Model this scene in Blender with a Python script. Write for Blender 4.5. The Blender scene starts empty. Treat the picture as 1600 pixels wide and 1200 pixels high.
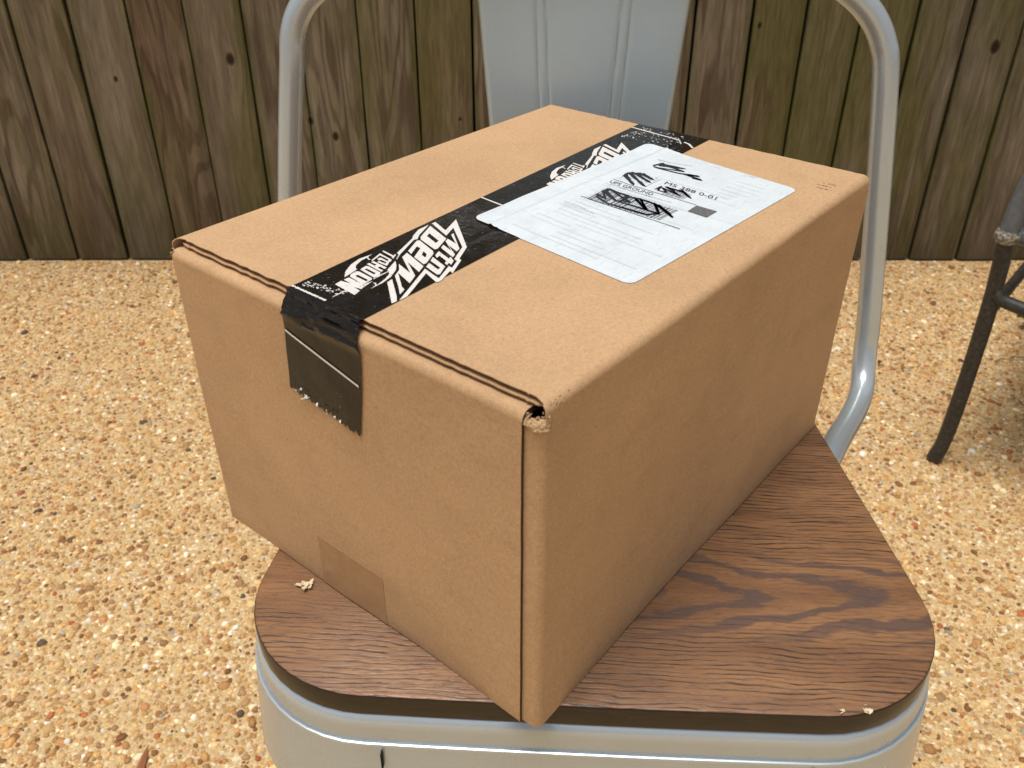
import bpy, bmesh, math, random, json
import numpy as np
from mathutils import Vector, Matrix, noise as mnoise
from mathutils.geometry import tessellate_polygon
rad = math.radians
random.seed(7); rng = np.random.default_rng(11)
sc = bpy.context.scene
C = sc.collection

# ------------------------------------------------------------------ camera, sky, sun, exposure
SEAT = 0.62                                   # height of the seat top above the patio
cam_d = bpy.data.cameras.new('camera'); cam = bpy.data.objects.new('camera', cam_d); C.objects.link(cam)
cam.location = (0, 0, SEAT + 0.35374); cam.rotation_euler = (rad(90 - 32.79), 0, 0)
cam_d.sensor_width = 36; cam_d.lens = 31.593; cam_d.clip_start = 0.02; cam_d.clip_end = 500
cam_d.dof.use_dof = True; cam_d.dof.focus_distance = 0.52; cam_d.dof.aperture_fstop = 22
sc.camera = cam
SUN_EL, SUN_AZ = rad(79), rad(236)            # azimuth measured from +Y clockwise: behind the camera, to its left
w = bpy.data.worlds.new('World'); sc.world = w; w.use_nodes = True
nt = w.node_tree; bg = nt.nodes['Background']
sky = nt.nodes.new('ShaderNodeTexSky'); sky.sky_type = 'NISHITA'; sky.sun_disc = False
sky.sun_elevation = SUN_EL; sky.sun_rotation = SUN_AZ
sky.air_density = 1.0; sky.dust_density = 3.5; sky.ozone_density = 1.0
hs = nt.nodes.new('ShaderNodeHueSaturation'); hs.inputs['Saturation'].default_value = 0.36
nt.links.new(sky.outputs[0], hs.inputs['Color']); nt.links.new(hs.outputs[0], bg.inputs[0])
bg.inputs[1].default_value = 0.098
sun_d = bpy.data.lights.new('sun', 'SUN'); sun = bpy.data.objects.new('sun', sun_d); C.objects.link(sun)
sun_d.energy = 3.15; sun_d.angle = rad(32); sun_d.color = (1.0, 0.95, 0.87)
d = Vector((math.sin(SUN_AZ)*math.cos(SUN_EL), math.cos(SUN_AZ)*math.cos(SUN_EL), math.sin(SUN_EL)))
sun.rotation_euler = (-d).to_track_quat('-Z', 'Y').to_euler(); sun.location = d*10
sc.view_settings.view_transform = 'Standard'; sc.view_settings.look = 'None'
sc.view_settings.exposure = 0.0; sc.view_settings.gamma = 1

# ------------------------------------------------------------------ helpers
def tag(o, label=None, cat=None, group=None, kind=None):
    for k, v in (('label', label), ('category', cat), ('group', group), ('kind', kind)):
        if v: o[k] = v
    return o
def empty(name, loc=(0, 0, 0), rz=0):
    o = bpy.data.objects.new(name, None); C.objects.link(o); o.location = loc; o.rotation_euler = (0, 0, rz)
    o.empty_display_size = 0.05
    return o
def mesh_obj(name, verts, faces, mats, parent=None, smooth=True, midx=None):
    me = bpy.data.meshes.new(name); me.from_pydata([tuple(v) for v in verts], [], [tuple(f) for f in faces])
    for m in (mats if isinstance(mats, (list, tuple)) else [mats]): me.materials.append(m)
    if midx is not None: me.polygons.foreach_set('material_index', midx)
    me.polygons.foreach_set('use_smooth', [smooth]*len(me.polygons)); me.update()
    if smooth: me.set_sharp_from_angle(angle=rad(42))
    o = bpy.data.objects.new(name, me); C.objects.link(o)
    if parent: o.parent = parent
    return o
def bm_obj(name, bm, mats, parent=None, smooth=True):
    me = bpy.data.meshes.new(name); bmesh.ops.recalc_face_normals(bm, faces=bm.faces[:]); bm.to_mesh(me); bm.free()
    for m in (mats if isinstance(mats, (list, tuple)) else [mats]): me.materials.append(m)
    me.polygons.foreach_set('use_smooth', [smooth]*len(me.polygons))
    o = bpy.data.objects.new(name, me); C.objects.link(o)
    if parent: o.parent = parent
    return o
def grid(P, closed_u=False, closed_v=False):
    """P[i][j] points -> verts, faces"""
    n, m = len(P), len(P[0]); V = [p for row in P for p in row]; F = []
    for i in range(n if closed_u else n-1):
        for j in range(m if closed_v else m-1):
            a, b = i*m+j, i*m+(j+1) % m; c, e = ((i+1) % n)*m+(j+1) % m, ((i+1) % n)*m+j
            F.append((a, b, c, e))
    return V, F
def catmull(pts, k=8):
    pts = [Vector(p) for p in pts]; out = []
    Q = [pts[0]*2-pts[1]] + pts + [pts[-1]*2-pts[-2]]
    for i in range(1, len(Q)-2):
        for s in range(k):
            t = s/k; a, b, c, e = Q[i-1], Q[i], Q[i+1], Q[i+2]
            out.append(0.5*((2*b)+(c-a)*t+(2*a-5*b+4*c-e)*t*t+(3*b-a-3*c+e)*t**3))
    out.append(pts[-1]); return out
def tube(name, path, r, mat, parent=None, seg=24, sx=1.0, caps=True):
    path = [Vector(p) for p in path]; n = len(path); rs = r if isinstance(r, (list, tuple)) else [r]*n
    T = [(path[min(i+1, n-1)]-path[max(i-1, 0)]).normalized() for i in range(n)]
    N = T[0].orthogonal().normalized(); rows = []
    for i in range(n):
        N = (N - T[i]*N.dot(T[i])).normalized(); B = T[i].cross(N)
        rows.append([path[i]+(N*math.cos(2*math.pi*j/seg)*sx+B*math.sin(2*math.pi*j/seg))*rs[i] for j in range(seg)])
    V, F = grid(rows, closed_v=True)
    if caps:
        F.append(tuple(range(seg))[::-1]); F.append(tuple((n-1)*seg+j for j in range(seg)))
    return mesh_obj(name, V, F, mat, parent)
def boxm(bm, c, s, bev=0.0, M=None):
    r = bmesh.ops.create_cube(bm, size=1); vs = r['verts']
    for v in vs: v.co = Vector((v.co.x*s[0], v.co.y*s[1], v.co.z*s[2]))
    if bev: 
        es = list({e for v in vs for e in v.link_edges})
        g = bmesh.ops.bevel(bm, geom=es, offset=bev, segments=2, affect='EDGES'); vs = list({v for f in g['faces'] for v in f.verts} | {v for v in vs if v.is_valid})
    for v in vs:
        v.co = (M @ v.co if M else v.co) + Vector(c)

# ------------------------------------------------------------------ node helpers
class NT:
    def __init__(s, name, rough=0.6, spec=0.5, metal=0.0):
        s.m = bpy.data.materials.new(name); s.m.use_nodes = True; s.t = s.m.node_tree
        s.b = s.t.nodes['Principled BSDF']; s.b.inputs['Roughness'].default_value = rough
        s.b.inputs['Specular IOR Level'].default_value = spec; s.b.inputs['Metallic'].default_value = metal
    def n(s, ty, **kw):
        x = s.t.nodes.new('ShaderNode'+ty)
        for k, v in kw.items():
            if k in x.inputs: x.inputs[k].default_value = v
            else: setattr(x, k, v)
        return x
    def l(s, a, b): s.t.links.new(a, b)
    def put(s, v, i):
        if isinstance(v, (int, float, tuple)): i.default_value = v
        else: s.l(v, i)
    def coord(s, kind='Object', scale=(1, 1, 1), loc=(0, 0, 0), rot=(0, 0, 0), src=None):
        mp = s.n('Mapping'); mp.inputs['Scale'].default_value = scale; mp.inputs['Location'].default_value = loc; mp.inputs['Rotation'].default_value = rot
        s.l(src if src is not None else s.n('TexCoord').outputs[kind], mp.inputs[0]); return mp.outputs[0]
    def noise(s, vec, scale=5, detail=3, rough=0.5, dist=0.0, dim='3D', w=None):
        x = s.n('TexNoise'); x.noise_dimensions = '4D' if w is not None else dim
        s.l(vec, x.inputs['Vector']); x.inputs['Scale'].default_value = scale; x.inputs['Detail'].default_value = detail
        x.inputs['Roughness'].default_value = rough; x.inputs['Distortion'].default_value = dist
        if w is not None: s.put(w, x.inputs['W'])
        return x.outputs['Fac']
    def vor(s, vec, scale, out='Distance', feat='F1', rnd=1.0):
        x = s.n('TexVoronoi'); x.feature = feat; s.l(vec, x.inputs['Vector']); x.inputs['Scale'].default_value = scale; x.inputs['Randomness'].default_value = rnd
        return x.outputs[out]
    def math(s, op, a, b=0.0, c=0.0, clamp=False):
        x = s.n('Math'); x.operation = op; x.use_clamp = clamp
        s.put(a, x.inputs[0]); s.put(b, x.inputs[1]); s.put(c, x.inputs[2]); return x.outputs[0]
    def ramp(s, f, stops, interp='LINEAR'):
        x = s.n('ValToRGB'); x.color_ramp.interpolation = interp; e = x.color_ramp.elements
        while len(e) < len(stops): e.new(0.5)
        for q, (p, c) in zip(e, stops): q.position = p; q.color = (c, c, c, 1) if isinstance(c, (int, float)) else (*c, 1)
        s.l(f, x.inputs[0]); return x.outputs[0]
    def mix(s, f, a, b, mode='MIX'):
        x = s.n('Mix'); x.data_type = 'RGBA'; x.blend_type = mode
        s.put(f, x.inputs[0])
        for v, i in ((a, x.inputs[6]), (b, x.inputs[7])):
            if isinstance(v, tuple): i.default_value = (*v, 1) if len(v) == 3 else v
            else: s.l(v, i)
        return x.outputs[2]
    def bump(s, h, dist, strength=1.0, prev=None):
        x = s.n('Bump'); x.inputs['Strength'].default_value = strength; x.inputs['Distance'].default_value = dist
        s.l(h, x.inputs['Height'])
        if prev is not None: s.l(prev, x.inputs['Normal'])
        return x.outputs[0]
    def done(s, col=None, rough=None, nrm=None):
        if col is not None:
            if isinstance(col, tuple): s.b.inputs['Base Color'].default_value = (*col, 1)
            else: s.l(col, s.b.inputs['Base Color'])
        if rough is not None: s.put(rough, s.b.inputs['Roughness'])
        if nrm is not None: s.l(nrm, s.b.inputs['Normal'])
        return s.m

# ------------------------------------------------------------------ materials
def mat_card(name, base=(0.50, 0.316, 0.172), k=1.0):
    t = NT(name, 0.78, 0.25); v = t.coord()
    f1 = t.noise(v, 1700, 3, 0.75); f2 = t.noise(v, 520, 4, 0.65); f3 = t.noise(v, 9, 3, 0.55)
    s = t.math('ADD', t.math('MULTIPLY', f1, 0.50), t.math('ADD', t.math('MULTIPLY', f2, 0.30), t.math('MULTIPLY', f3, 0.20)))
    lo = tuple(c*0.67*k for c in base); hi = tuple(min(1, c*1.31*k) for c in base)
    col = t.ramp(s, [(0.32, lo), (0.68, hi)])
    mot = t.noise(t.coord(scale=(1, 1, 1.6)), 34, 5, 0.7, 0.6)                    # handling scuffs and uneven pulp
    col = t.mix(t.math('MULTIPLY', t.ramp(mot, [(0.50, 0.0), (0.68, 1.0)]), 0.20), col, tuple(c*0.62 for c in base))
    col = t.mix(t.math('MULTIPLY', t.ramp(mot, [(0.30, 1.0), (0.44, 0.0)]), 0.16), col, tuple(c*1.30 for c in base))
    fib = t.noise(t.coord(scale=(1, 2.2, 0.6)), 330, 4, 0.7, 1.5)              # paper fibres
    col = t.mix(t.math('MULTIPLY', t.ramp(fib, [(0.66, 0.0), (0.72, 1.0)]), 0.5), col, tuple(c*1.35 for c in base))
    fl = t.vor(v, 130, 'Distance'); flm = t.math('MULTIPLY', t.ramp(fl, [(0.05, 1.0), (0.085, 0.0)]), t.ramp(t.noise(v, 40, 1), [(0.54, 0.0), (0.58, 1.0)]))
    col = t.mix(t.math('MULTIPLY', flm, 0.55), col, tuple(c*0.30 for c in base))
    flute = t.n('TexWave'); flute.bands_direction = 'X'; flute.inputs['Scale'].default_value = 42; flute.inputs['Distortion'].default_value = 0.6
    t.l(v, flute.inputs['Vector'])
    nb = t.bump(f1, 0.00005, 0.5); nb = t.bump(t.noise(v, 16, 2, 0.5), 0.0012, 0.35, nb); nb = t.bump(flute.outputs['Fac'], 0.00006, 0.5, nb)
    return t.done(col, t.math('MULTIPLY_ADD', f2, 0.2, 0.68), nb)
M_card = mat_card('kraft_cardboard')
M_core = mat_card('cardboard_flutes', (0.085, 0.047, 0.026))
M_torn = mat_card('torn_paper', (0.50, 0.335, 0.185))

t = NT('black_tape_film', 0.13, 0.32); v = t.coord()
sp = t.noise(v, 900, 4, 0.75); zone = t.noise(v, 60, 2, 0.5)
scf = t.math('MULTIPLY', t.ramp(sp, [(0.655, 0.0), (0.685, 1.0)]), t.ramp(zone, [(0.46, 0.0), (0.60, 1.0)]))
col = t.mix(scf, (0.009, 0.0075, 0.006), (0.34, 0.33, 0.31))
nb = t.bump(t.noise(v, 90, 3, 0.6), 0.0008, 0.35); nb = t.bump(t.noise(t.coord(scale=(1, 1, 1)), 30, 2), 0.0008, 0.25, nb)
M_tape = t.done(col, t.ramp(t.noise(v, 130, 3), [(0.35, 0.10), (0.7, 0.26)]), nb)
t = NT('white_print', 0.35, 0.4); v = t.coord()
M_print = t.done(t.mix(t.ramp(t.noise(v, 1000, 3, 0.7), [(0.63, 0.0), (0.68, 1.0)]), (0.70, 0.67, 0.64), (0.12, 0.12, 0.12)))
t = NT('clear_tape', 0.22, 0.5)
M_clear = t.done(t.ramp(t.noise(t.coord(), 160, 3), [(0.3, (0.385, 0.228, 0.115)), (0.7, (0.435, 0.262, 0.135))]), 0.38)

t = NT('label_plastic', 0.28, 0.45); v = t.coord()
sm = t.noise(v, 70, 4, 0.6); gh = t.noise(t.coord(scale=(0.6, 3, 1), rot=(0, 0, rad(-4))), 220, 3, 0.7)
col = t.ramp(sm, [(0.3, (0.60, 0.66, 0.70)), (0.7, (0.67, 0.72, 0.76))])
col = t.mix(t.math('MULTIPLY', t.ramp(gh, [(0.54, 0.0), (0.66, 1.0)]), 0.30), col, (0.40, 0.43, 0.46))
nb = t.bump(t.noise(v, 60, 3), 0.0007, 0.35)
M_label = t.done(col, 0.3, nb)
M_ink = NT('pen_ink', 0.4, 0.4).done((0.018, 0.017, 0.026))
M_black = NT('printed_black', 0.5, 0.4).done((0.045, 0.045, 0.05))
M_grey = NT('printed_grey', 0.5, 0.4).done((0.42, 0.44, 0.48))
M_ghost = NT('faint_show_through', 0.5, 0.4).done((0.50, 0.54, 0.57))
t = NT('printed_block', 0.45, 0.4); M_block = t.done(t.ramp(t.noise(t.coord(), 1200, 3, 0.8), [(0.4, 0.085), (0.62, 0.17)]))

def mat_silver(name, col=(0.49, 0.545, 0.58), rough=0.25):
    t = NT(name, rough, 0.5, 0.50); v = t.coord()
    f = t.noise(v, 1400, 2, 0.6); g = t.noise(v, 18, 3, 0.6)
    c = t.ramp(f, [(0.3, tuple(x*0.95 for x in col)), (0.7, tuple(min(1, x*1.04) for x in col))])
    c = t.mix(t.math('MULTIPLY', t.ramp(g, [(0.45, 0.0), (0.75, 1.0)]), 0.12), c, (0.30, 0.29, 0.27))
    return t.done(c, t.math('MULTIPLY_ADD', g, 0.12, rough-0.05))
M_silver = mat_silver('silver_painted_steel')
M_splat = mat_silver('silver_splat_steel', (0.46, 0.55, 0.60), 0.45)
M_dark = NT('dark_slot', 0.8, 0.2).done((0.01, 0.01, 0.01))
M_foot = NT('black_rubber', 0.7, 0.3).done((0.02, 0.02, 0.02))

# wood seat: cathedral grain, dark open pores running side to side
def mat_seat(name, edge=False):
    t = NT(name, 0.36, 0.5); tc = t.n('TexCoord').outputs['Object']
    sep = t.n('SeparateXYZ'); t.l(tc, sep.inputs[0]); X, Y = sep.outputs[0], sep.outputs[1]
    low = t.noise(t.coord(src=tc, scale=(1.0, 2.6, 1)), 16, 3, 0.55); low2 = t.noise(t.coord(src=tc, scale=(1.0, 3.0, 1)), 60, 3, 0.6)
    yy = t.math('ADD', t.math('SUBTRACT', Y, 0.076), t.math('MULTIPLY_ADD', low, 0.030, -0.015))
    r = t.math('SQRT', t.math('ADD', t.math('MULTIPLY', yy, yy), 0.00002))
    # arches: bands that close in a point towards the right, fading into straight grain
    g = t.math('ADD', t.math('ADD', X, t.math('MULTIPLY', r, 4.2)), t.math('MULTIPLY_ADD', low2, 0.020, -0.01))
    ring = t.math('MULTIPLY_ADD', t.math('SINE', t.math('MULTIPLY', t.math('SUBTRACT', g, 0.094), 2*math.pi/0.060)), 0.5, 0.5)
    arch = t.math('MULTIPLY', t.ramp(ring, [(0.60, 0.0), (0.86, 1.0)]), t.math('MULTIPLY', t.ramp(t.math('ABSOLUTE', yy), [(0.022, 1.0), (0.040, 0.0)]), t.ramp(t.math('ADD', X, 0.1), [(0.05, 0.0), (0.10, 1.0)])))
    mid = t.ramp(t.math('ABSOLUTE', yy), [(0.012, 0.0), (0.034, 1.0)])
    # straight open grain, a line every few millimetres, wavy and broken
    yl = t.math('ADD', t.math('ADD', Y, t.math('MULTIPLY', X, 0.012)), t.math('ADD', t.math('MULTIPLY_ADD', low, 0.012, -0.006), t.math('MULTIPLY_ADD', low2, 0.0014, -0.0007)))
    ln = t.math('MULTIPLY_ADD', t.math('SINE', t.math('MULTIPLY', yl, 2*math.pi/0.0030)), 0.5, 0.5)
    brk = t.ramp(t.noise(t.coord(src=tc, scale=(1.0, 7, 1)), 34, 4, 0.65), [(0.40, 0.10), (0.60, 1.0)])
    line = t.math('MULTIPLY', t.ramp(ln, [(0.62, 0.0), (0.95, 1.0)]), t.math('MULTIPLY', brk, t.math('MULTIPLY_ADD', mid, 0.8, 0.2)))
    pores = t.noise(t.coord(src=tc, scale=(1.0, 9, 1)), 130, 4, 0.7, 0.2); pm = t.ramp(pores, [(0.52, 0.0), (0.62, 1.0)])
    pores2 = t.noise(t.coord(src=tc, scale=(1.0, 7, 1)), 240, 3, 0.7)
    base = t.ramp(t.noise(t.coord(src=tc, scale=(2, 9, 1)), 5, 4, 0.6), [(0.3, (0.155, 0.070, 0.029)), (0.7, (0.300, 0.152, 0.066))])
    base = t.mix(t.math('MULTIPLY', arch, 0.85), base, (0.088, 0.056, 0.046))
    base = t.mix(t.math('MULTIPLY', pm, 0.55), base, (0.085, 0.043, 0.028))
    base = t.mix(t.math('MULTIPLY', line, 0.95), base, (0.034, 0.018, 0.012))
    base = t.mix(t.ramp(pores2, [(0.60, 0.0), (0.72, 0.35)]), base, (0.34, 0.215, 0.145))
    hgt = t.math('SUBTRACT', 1.0, t.math('ADD', t.math('MULTIPLY', line, 0.7), t.math('MULTIPLY', pm, 0.3)))
    nb = t.bump(hgt, 0.0003, 0.6); nb = t.bump(pores2, 0.00015, 0.5, nb)
    return t.done(base, t.math('MULTIPLY_ADD', pores2, 0.25, 0.24), nb)
M_seat = mat_seat('walnut_veneer')
t = NT('walnut_edge_band', 0.2, 0.5); v = t.coord(scale=(1, 1, 8))
M_sedge = t.done(t.ramp(t.noise(v, 60, 3, 0.6), [(0.3, (0.016, 0.009, 0.004)), (0.7, (0.032, 0.018, 0.009))]), 0.2)

# ------------------------------------------------------------------ patio (exposed aggregate)
t = NT('aggregate_matrix', 0.75, 0.35); v = t.coord()
c1 = t.vor(v, 150, 'Color'); d1 = t.vor(v, 150, 'Distance'); sx = t.n('SeparateColor'); t.l(c1, sx.inputs[0])
peb = t.ramp(sx.outputs[0], [(0.0, (0.36, 0.20, 0.085)), (0.3, (0.58, 0.40, 0.21)), (0.55, (0.72, 0.56, 0.34)), (0.8, (0.50, 0.28, 0.11)), (1.0, (0.78, 0.68, 0.50))])
mt = t.ramp(t.noise(v, 300, 4, 0.7), [(0.34, (0.33, 0.22, 0.095)), (0.62, (0.66, 0.485, 0.245))])
col = t.mix(t.ramp(d1, [(0.45, 1.0), (0.6, 0.0)]), mt, peb)
big = t.noise(v, 1.7, 3, 0.6)
col = t.mix(t.math('MULTIPLY', t.ramp(big, [(0.45, 0.0), (0.75, 1.0)]), 0.25), col, (0.36, 0.25, 0.14))
nb = t.bump(t.ramp(d1, [(0.0, 1.0), (0.6, 0.0)]), 0.003, 0.8); nb = t.bump(t.noise(v, 500, 3), 0.001, 0.6, nb)
M_patio = t.done(col, 0.75, nb)
t = NT('pebble', 0.6, 0.2); at = t.n('Attribute'); at.attribute_name = 'col'; v = t.coord()
col = t.mix(0.5, at.outputs['Color'], t.ramp(t.noise(v, 420, 3, 0.7), [(0.3, 0.55), (0.7, 1.5)]), 'MULTIPLY')
M_peb = t.done(col, 0.6)

def build_ground():
    V = [(-60, -60, 0), (60, -60, 0), (60, 60, 0), (-60, 60, 0)]
    tag(mesh_obj('patio', V, [(0, 1, 2, 3)], M_patio, smooth=False), kind='structure')
    # half-embedded pebbles over the part of the patio around the chair and up to the fence
    pts = []; sp = 0.0075; y = 0.30
    while y < 2.09:
        hw = 0.62*(y*0.84+0.97*0.54)+0.5; n = int(2*hw/sp)
        xs = -hw + (np.arange(n)+0.5)*sp
        pts.append(np.stack([xs, np.full(n, y)], 1)); y += sp*0.9
    P = np.concatenate(pts); n = len(P)
    P += rng.uniform(-0.0062, 0.0062, P.shape)
    keep = rng.random(n) < 0.92; P = P[keep]; n = len(P); P[:, 1] = np.minimum(P[:, 1], 2.078)
    r = np.clip(rng.lognormal(math.log(0.0031), 0.36, n), 0.0015, 0.0090)
    asp = rng.uniform(0.62, 1.0, n); ang = rng.uniform(0, math.pi, n); hz = r*rng.uniform(0.30, 0.80, n)
    K = 7; th = np.arange(K)*2*math.pi/K
    prof = [(1.0, -0.15), (0.80, 0.62), (0.0, 1.0)]
    ring = []
    for rr, zz in prof[:2]: ring += [(rr*math.cos(a), rr*math.sin(a), zz) for a in th]
    ring.append((0, 0, 1.0)); ring = np.array(ring); m = len(ring)
    L = ring[None].repeat(n, 0).copy()
    L[:, :2*K, :2] *= (1+rng.uniform(-0.2, 0.2, (n, 2*K)))[..., None]
    L[:, :, 0] *= r[:, None]; L[:, :, 1] *= (r*asp)[:, None]; L[:, :, 2] *= hz[:, None]
    L[:, :, 2] += (rng.uniform(-0.3, 0.3, (n, 1))*L[:, :, 0] + rng.uniform(-0.3, 0.3, (n, 1))*L[:, :, 1])
    ca, sa = np.cos(ang)[:, None], np.sin(ang)[:, None]
    X = L[:, :, 0]*ca-L[:, :, 1]*sa+P[:, :1]; Y = L[:, :, 0]*sa+L[:, :, 1]*ca+P[:, 1:]; Z = np.maximum(L[:, :, 2], -0.002)
    co = np.stack([X, Y, Z], 2).reshape(-1, 3).astype(np.float32)
    quads = np.array([[j, (j+1) % K, K+(j+1) % K, K+j] for j in range(K)]); tris = np.array([[K+j, K+(j+1) % K, 2*K] for j in range(K)])
    base = (np.arange(n)*m)[:, None, None]
    loops = np.concatenate([(quads[None]+base).reshape(n, -1), (tris[None]+base).reshape(n, -1)], 1).reshape(-1)
    tot = np.tile(np.array([4]*K+[3]*K), n); start = np.concatenate([[0], np.cumsum(tot)[:-1]])
    me = bpy.data.meshes.new('pebbles'); me.vertices.add(n*m); me.vertices.foreach_set('co', co.ravel())
    me.loops.add(len(loops)); me.loops.foreach_set('vertex_index', loops.astype(np.int32))
    me.polygons.add(len(tot)); me.polygons.foreach_set('loop_start', start.astype(np.int32)); me.polygons.foreach_set('loop_total', tot.astype(np.int32))
    me.polygons.foreach_set('use_smooth', np.ones(len(tot), bool)); me.update(calc_edges=True)
    pal = np.array([(0.54, 0.33, 0.13), (0.66, 0.46, 0.22), (0.78, 0.64, 0.40), (0.42, 0.22, 0.085), (0.54, 0.30, 0.11), (0.24, 0.11, 0.04), (0.38, 0.34, 0.27), (0.80, 0.74, 0.62), (0.42, 0.13, 0.05), (0.10, 0.07, 0.05), (0.60, 0.39, 0.17), (0.38, 0.22, 0.10)])
    pr = np.array([.15, .09, .07, .19, .13, .09, .022, .02, .02, .010, .13, .13]); pr /= pr.sum()
    c = pal[rng.choice(len(pal), n, p=pr)]*rng.uniform(0.75, 1.2, (n, 1))
    c4 = np.concatenate([np.clip(c, 0, 0.9), np.ones((n, 1))], 1).repeat(m, 0).astype(np.float32)
    a = me.color_attributes.new('col', 'FLOAT_COLOR', 'POINT'); a.data.foreach_set('color', c4.ravel())
    me.materials.append(M_peb)
    o = bpy.data.objects.new('pebbles', me); C.objects.link(o)
    tag(o, 'tan, orange and cream pebbles set in the patio surface', 'pebbles', kind='stuff')
build_ground()

# ------------------------------------------------------------------ fence
FY = 2.088
KNOTS = [(-0.630, -0.125, 1.0), (-0.413, -0.300, 0.8), (-0.468, -0.265, 0.7), (1.075, -0.100, 1.1), (0.546, -0.055, 0.5), (-0.90, -0.17, 0.5), (-0.12, -0.26, 0.35)]
def mat_fence():
    t = NT('weathered_fence_board', 0.85, 0.2); tc = t.n('TexCoord').outputs['Object']
    at = t.n('Attribute'); at.attribute_name = 'bid'; bid = at.outputs['Fac']
    sep = t.n('SeparateXYZ'); t.l(tc, sep.inputs[0]); X, Z = sep.outputs[0], sep.outputs[2]
    # knots: explicit places, measured along the fence; rings swirl round them
    K = None; core = None
    for (kx, kz, s) in KNOTS:
        dx = t.math('MULTIPLY', t.math('SUBTRACT', X, kx), 1/(0.011*s)); dz = t.math('MULTIPLY', t.math('SUBTRACT', Z, kz+SEAT), 1/(0.017*s))
        r2 = t.math('ADD', t.math('MULTIPLY', dx, dx), t.math('MULTIPLY', dz, dz))
        dz2 = t.math('MULTIPLY', dz, 0.32); r3 = t.math('ADD', t.math('MULTIPLY', dx, dx), t.math('MULTIPLY', dz2, dz2))
        e = t.math('DIVIDE', 1.0, t.math('MULTIPLY_ADD', r3, 0.35, 1.0)); K = e if K is None else t.math('ADD', K, e)
        core = r2 if core is None else t.math('MINIMUM', core, r2)
    off = t.math('MULTIPLY', bid, 37.0)
    cmb = t.n('CombineXYZ'); t.l(t.math('MULTIPLY', X, 1.0), cmb.inputs[0]); t.l(off, cmb.inputs[1]); t.l(t.math('MULTIPLY', Z, 0.085), cmb.inputs[2]); g0 = cmb.outputs[0]
    cathed = t.noise(g0, 15, 2, 0.45, 0.35)
    phase = t.math('ADD', t.math('MULTIPLY', cathed, 9.0), t.math('MULTIPLY', K, 1.3))
    rings = t.math('MULTIPLY_ADD', t.math('SINE', t.math('MULTIPLY', phase, 6.283)), 0.5, 0.5)
    rm = t.ramp(rings, [(0.55, 0.0), (0.85, 1.0)])
    rmask = t.ramp(t.noise(g0, 6, 2), [(0.38, 0.1), (0.62, 1.0)])
    fine = t.noise(g0, 170, 4, 0.7); med = t.noise(g0, 38, 3, 0.6)
    tone = t.ramp(bid, [(0.0, (0.165, 0.133, 0.090)), (0.5, (0.200, 0.168, 0.118)), (1.0, (0.175, 0.130, 0.090))])
    col = t.mix(1.0, tone, t.ramp(med, [(0.28, 0.70), (0.72, 1.28)]), 'MULTIPLY')
    red = t.ramp(t.noise(g0, 11, 3, 0.5, 0.3), [(0.50, 0.0), (0.68, 1.0)])
    col = t.mix(t.math('MULTIPLY', red, 0.42), col, (0.085, 0.036, 0.018))
    col = t.mix(t.math('MULTIPLY', t.math('MULTIPLY', rm, rmask), 0.62), col, (0.062, 0.032, 0.018))
    wx = t.noise(t.coord(src=tc, scale=(1, 1, 0.22)), 7.5, 4, 0.6, 0.4)
    alg = t.ramp(t.math('ADD', wx, t.math('MULTIPLY_ADD', bid, 0.10, -0.05)), [(0.46, 0.0), (0.62, 1.0)])
    col = t.mix(t.math('MULTIPLY', alg, t.math('MULTIPLY_ADD', X, 0.12, 0.70)), col, (0.120, 0.108, 0.036))
    bx = t.n('Attribute'); bx.attribute_name = 'bx'; ed = t.ramp(bx.outputs['Fac'], [(0.0, 1.0), (0.14, 0.0), (0.86, 0.0), (1.0, 1.0)])
    edn = t.math('MULTIPLY', ed, t.ramp(t.noise(t.coord(src=tc, scale=(1, 1, 0.4)), 9, 3), [(0.35, 0.2), (0.65, 1.0)]))
    col = t.mix(t.math('MULTIPLY', edn, 0.7), col, (0.080, 0.085, 0.018))
    # uneven brown band, darker towards the foot of the boards
    hb = t.math('MULTIPLY_ADD', t.noise(t.coord(src=tc, scale=(1, 1, 0.5)), 14, 4), 0.22, Z)
    foot_dark = t.ramp(hb, [(0.09, 1.0), (0.34, 0.0)])
    col = t.mix(t.math('MULTIPLY', foot_dark, 0.6), col, (0.062, 0.044, 0.018))
    spk = t.math('MULTIPLY', t.ramp(t.noise(tc, 240, 3, 0.7), [(0.66, 0.0), (0.72, 1.0)]), 0.35)
    col = t.mix(spk, col, (0.30, 0.27, 0.20))
    col = t.mix(t.ramp(core, [(0.25, 0.95), (1.0, 0.0)]), col, (0.022, 0.014, 0.008))
    col = t.mix(t.math('MULTIPLY', t.ramp(core, [(0.7, 0.0), (1.2, 1.0), (2.6, 0.0)]), 0.45), col, (0.21, 0.15, 0.10))
    col = t.mix(1.0, col, t.ramp(fine, [(0.3, 0.70), (0.7, 1.30)]), 'MULTIPLY')
    nb = t.bump(t.math('ADD', t.math('MULTIPLY', fine, 0.5), t.math('MULTIPLY', rings, 0.3)), 0.0025, 0.5)
    nb = t.bump(t.ramp(core, [(0.2, 0.0), (1.2, 1.0)]), 0.004, 0.6, nb)
    return t.done(col, 0.85, nb)
M_fence = mat_fence()
t = NT('fence_post_timber', 0.9, 0.2); M_post = t.done(t.ramp(t.noise(t.coord(scale=(1, 1, 0.1)), 60, 3), [(0.3, (0.05, 0.04, 0.022)), (0.7, (0.11, 0.085, 0.05))]))

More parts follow.
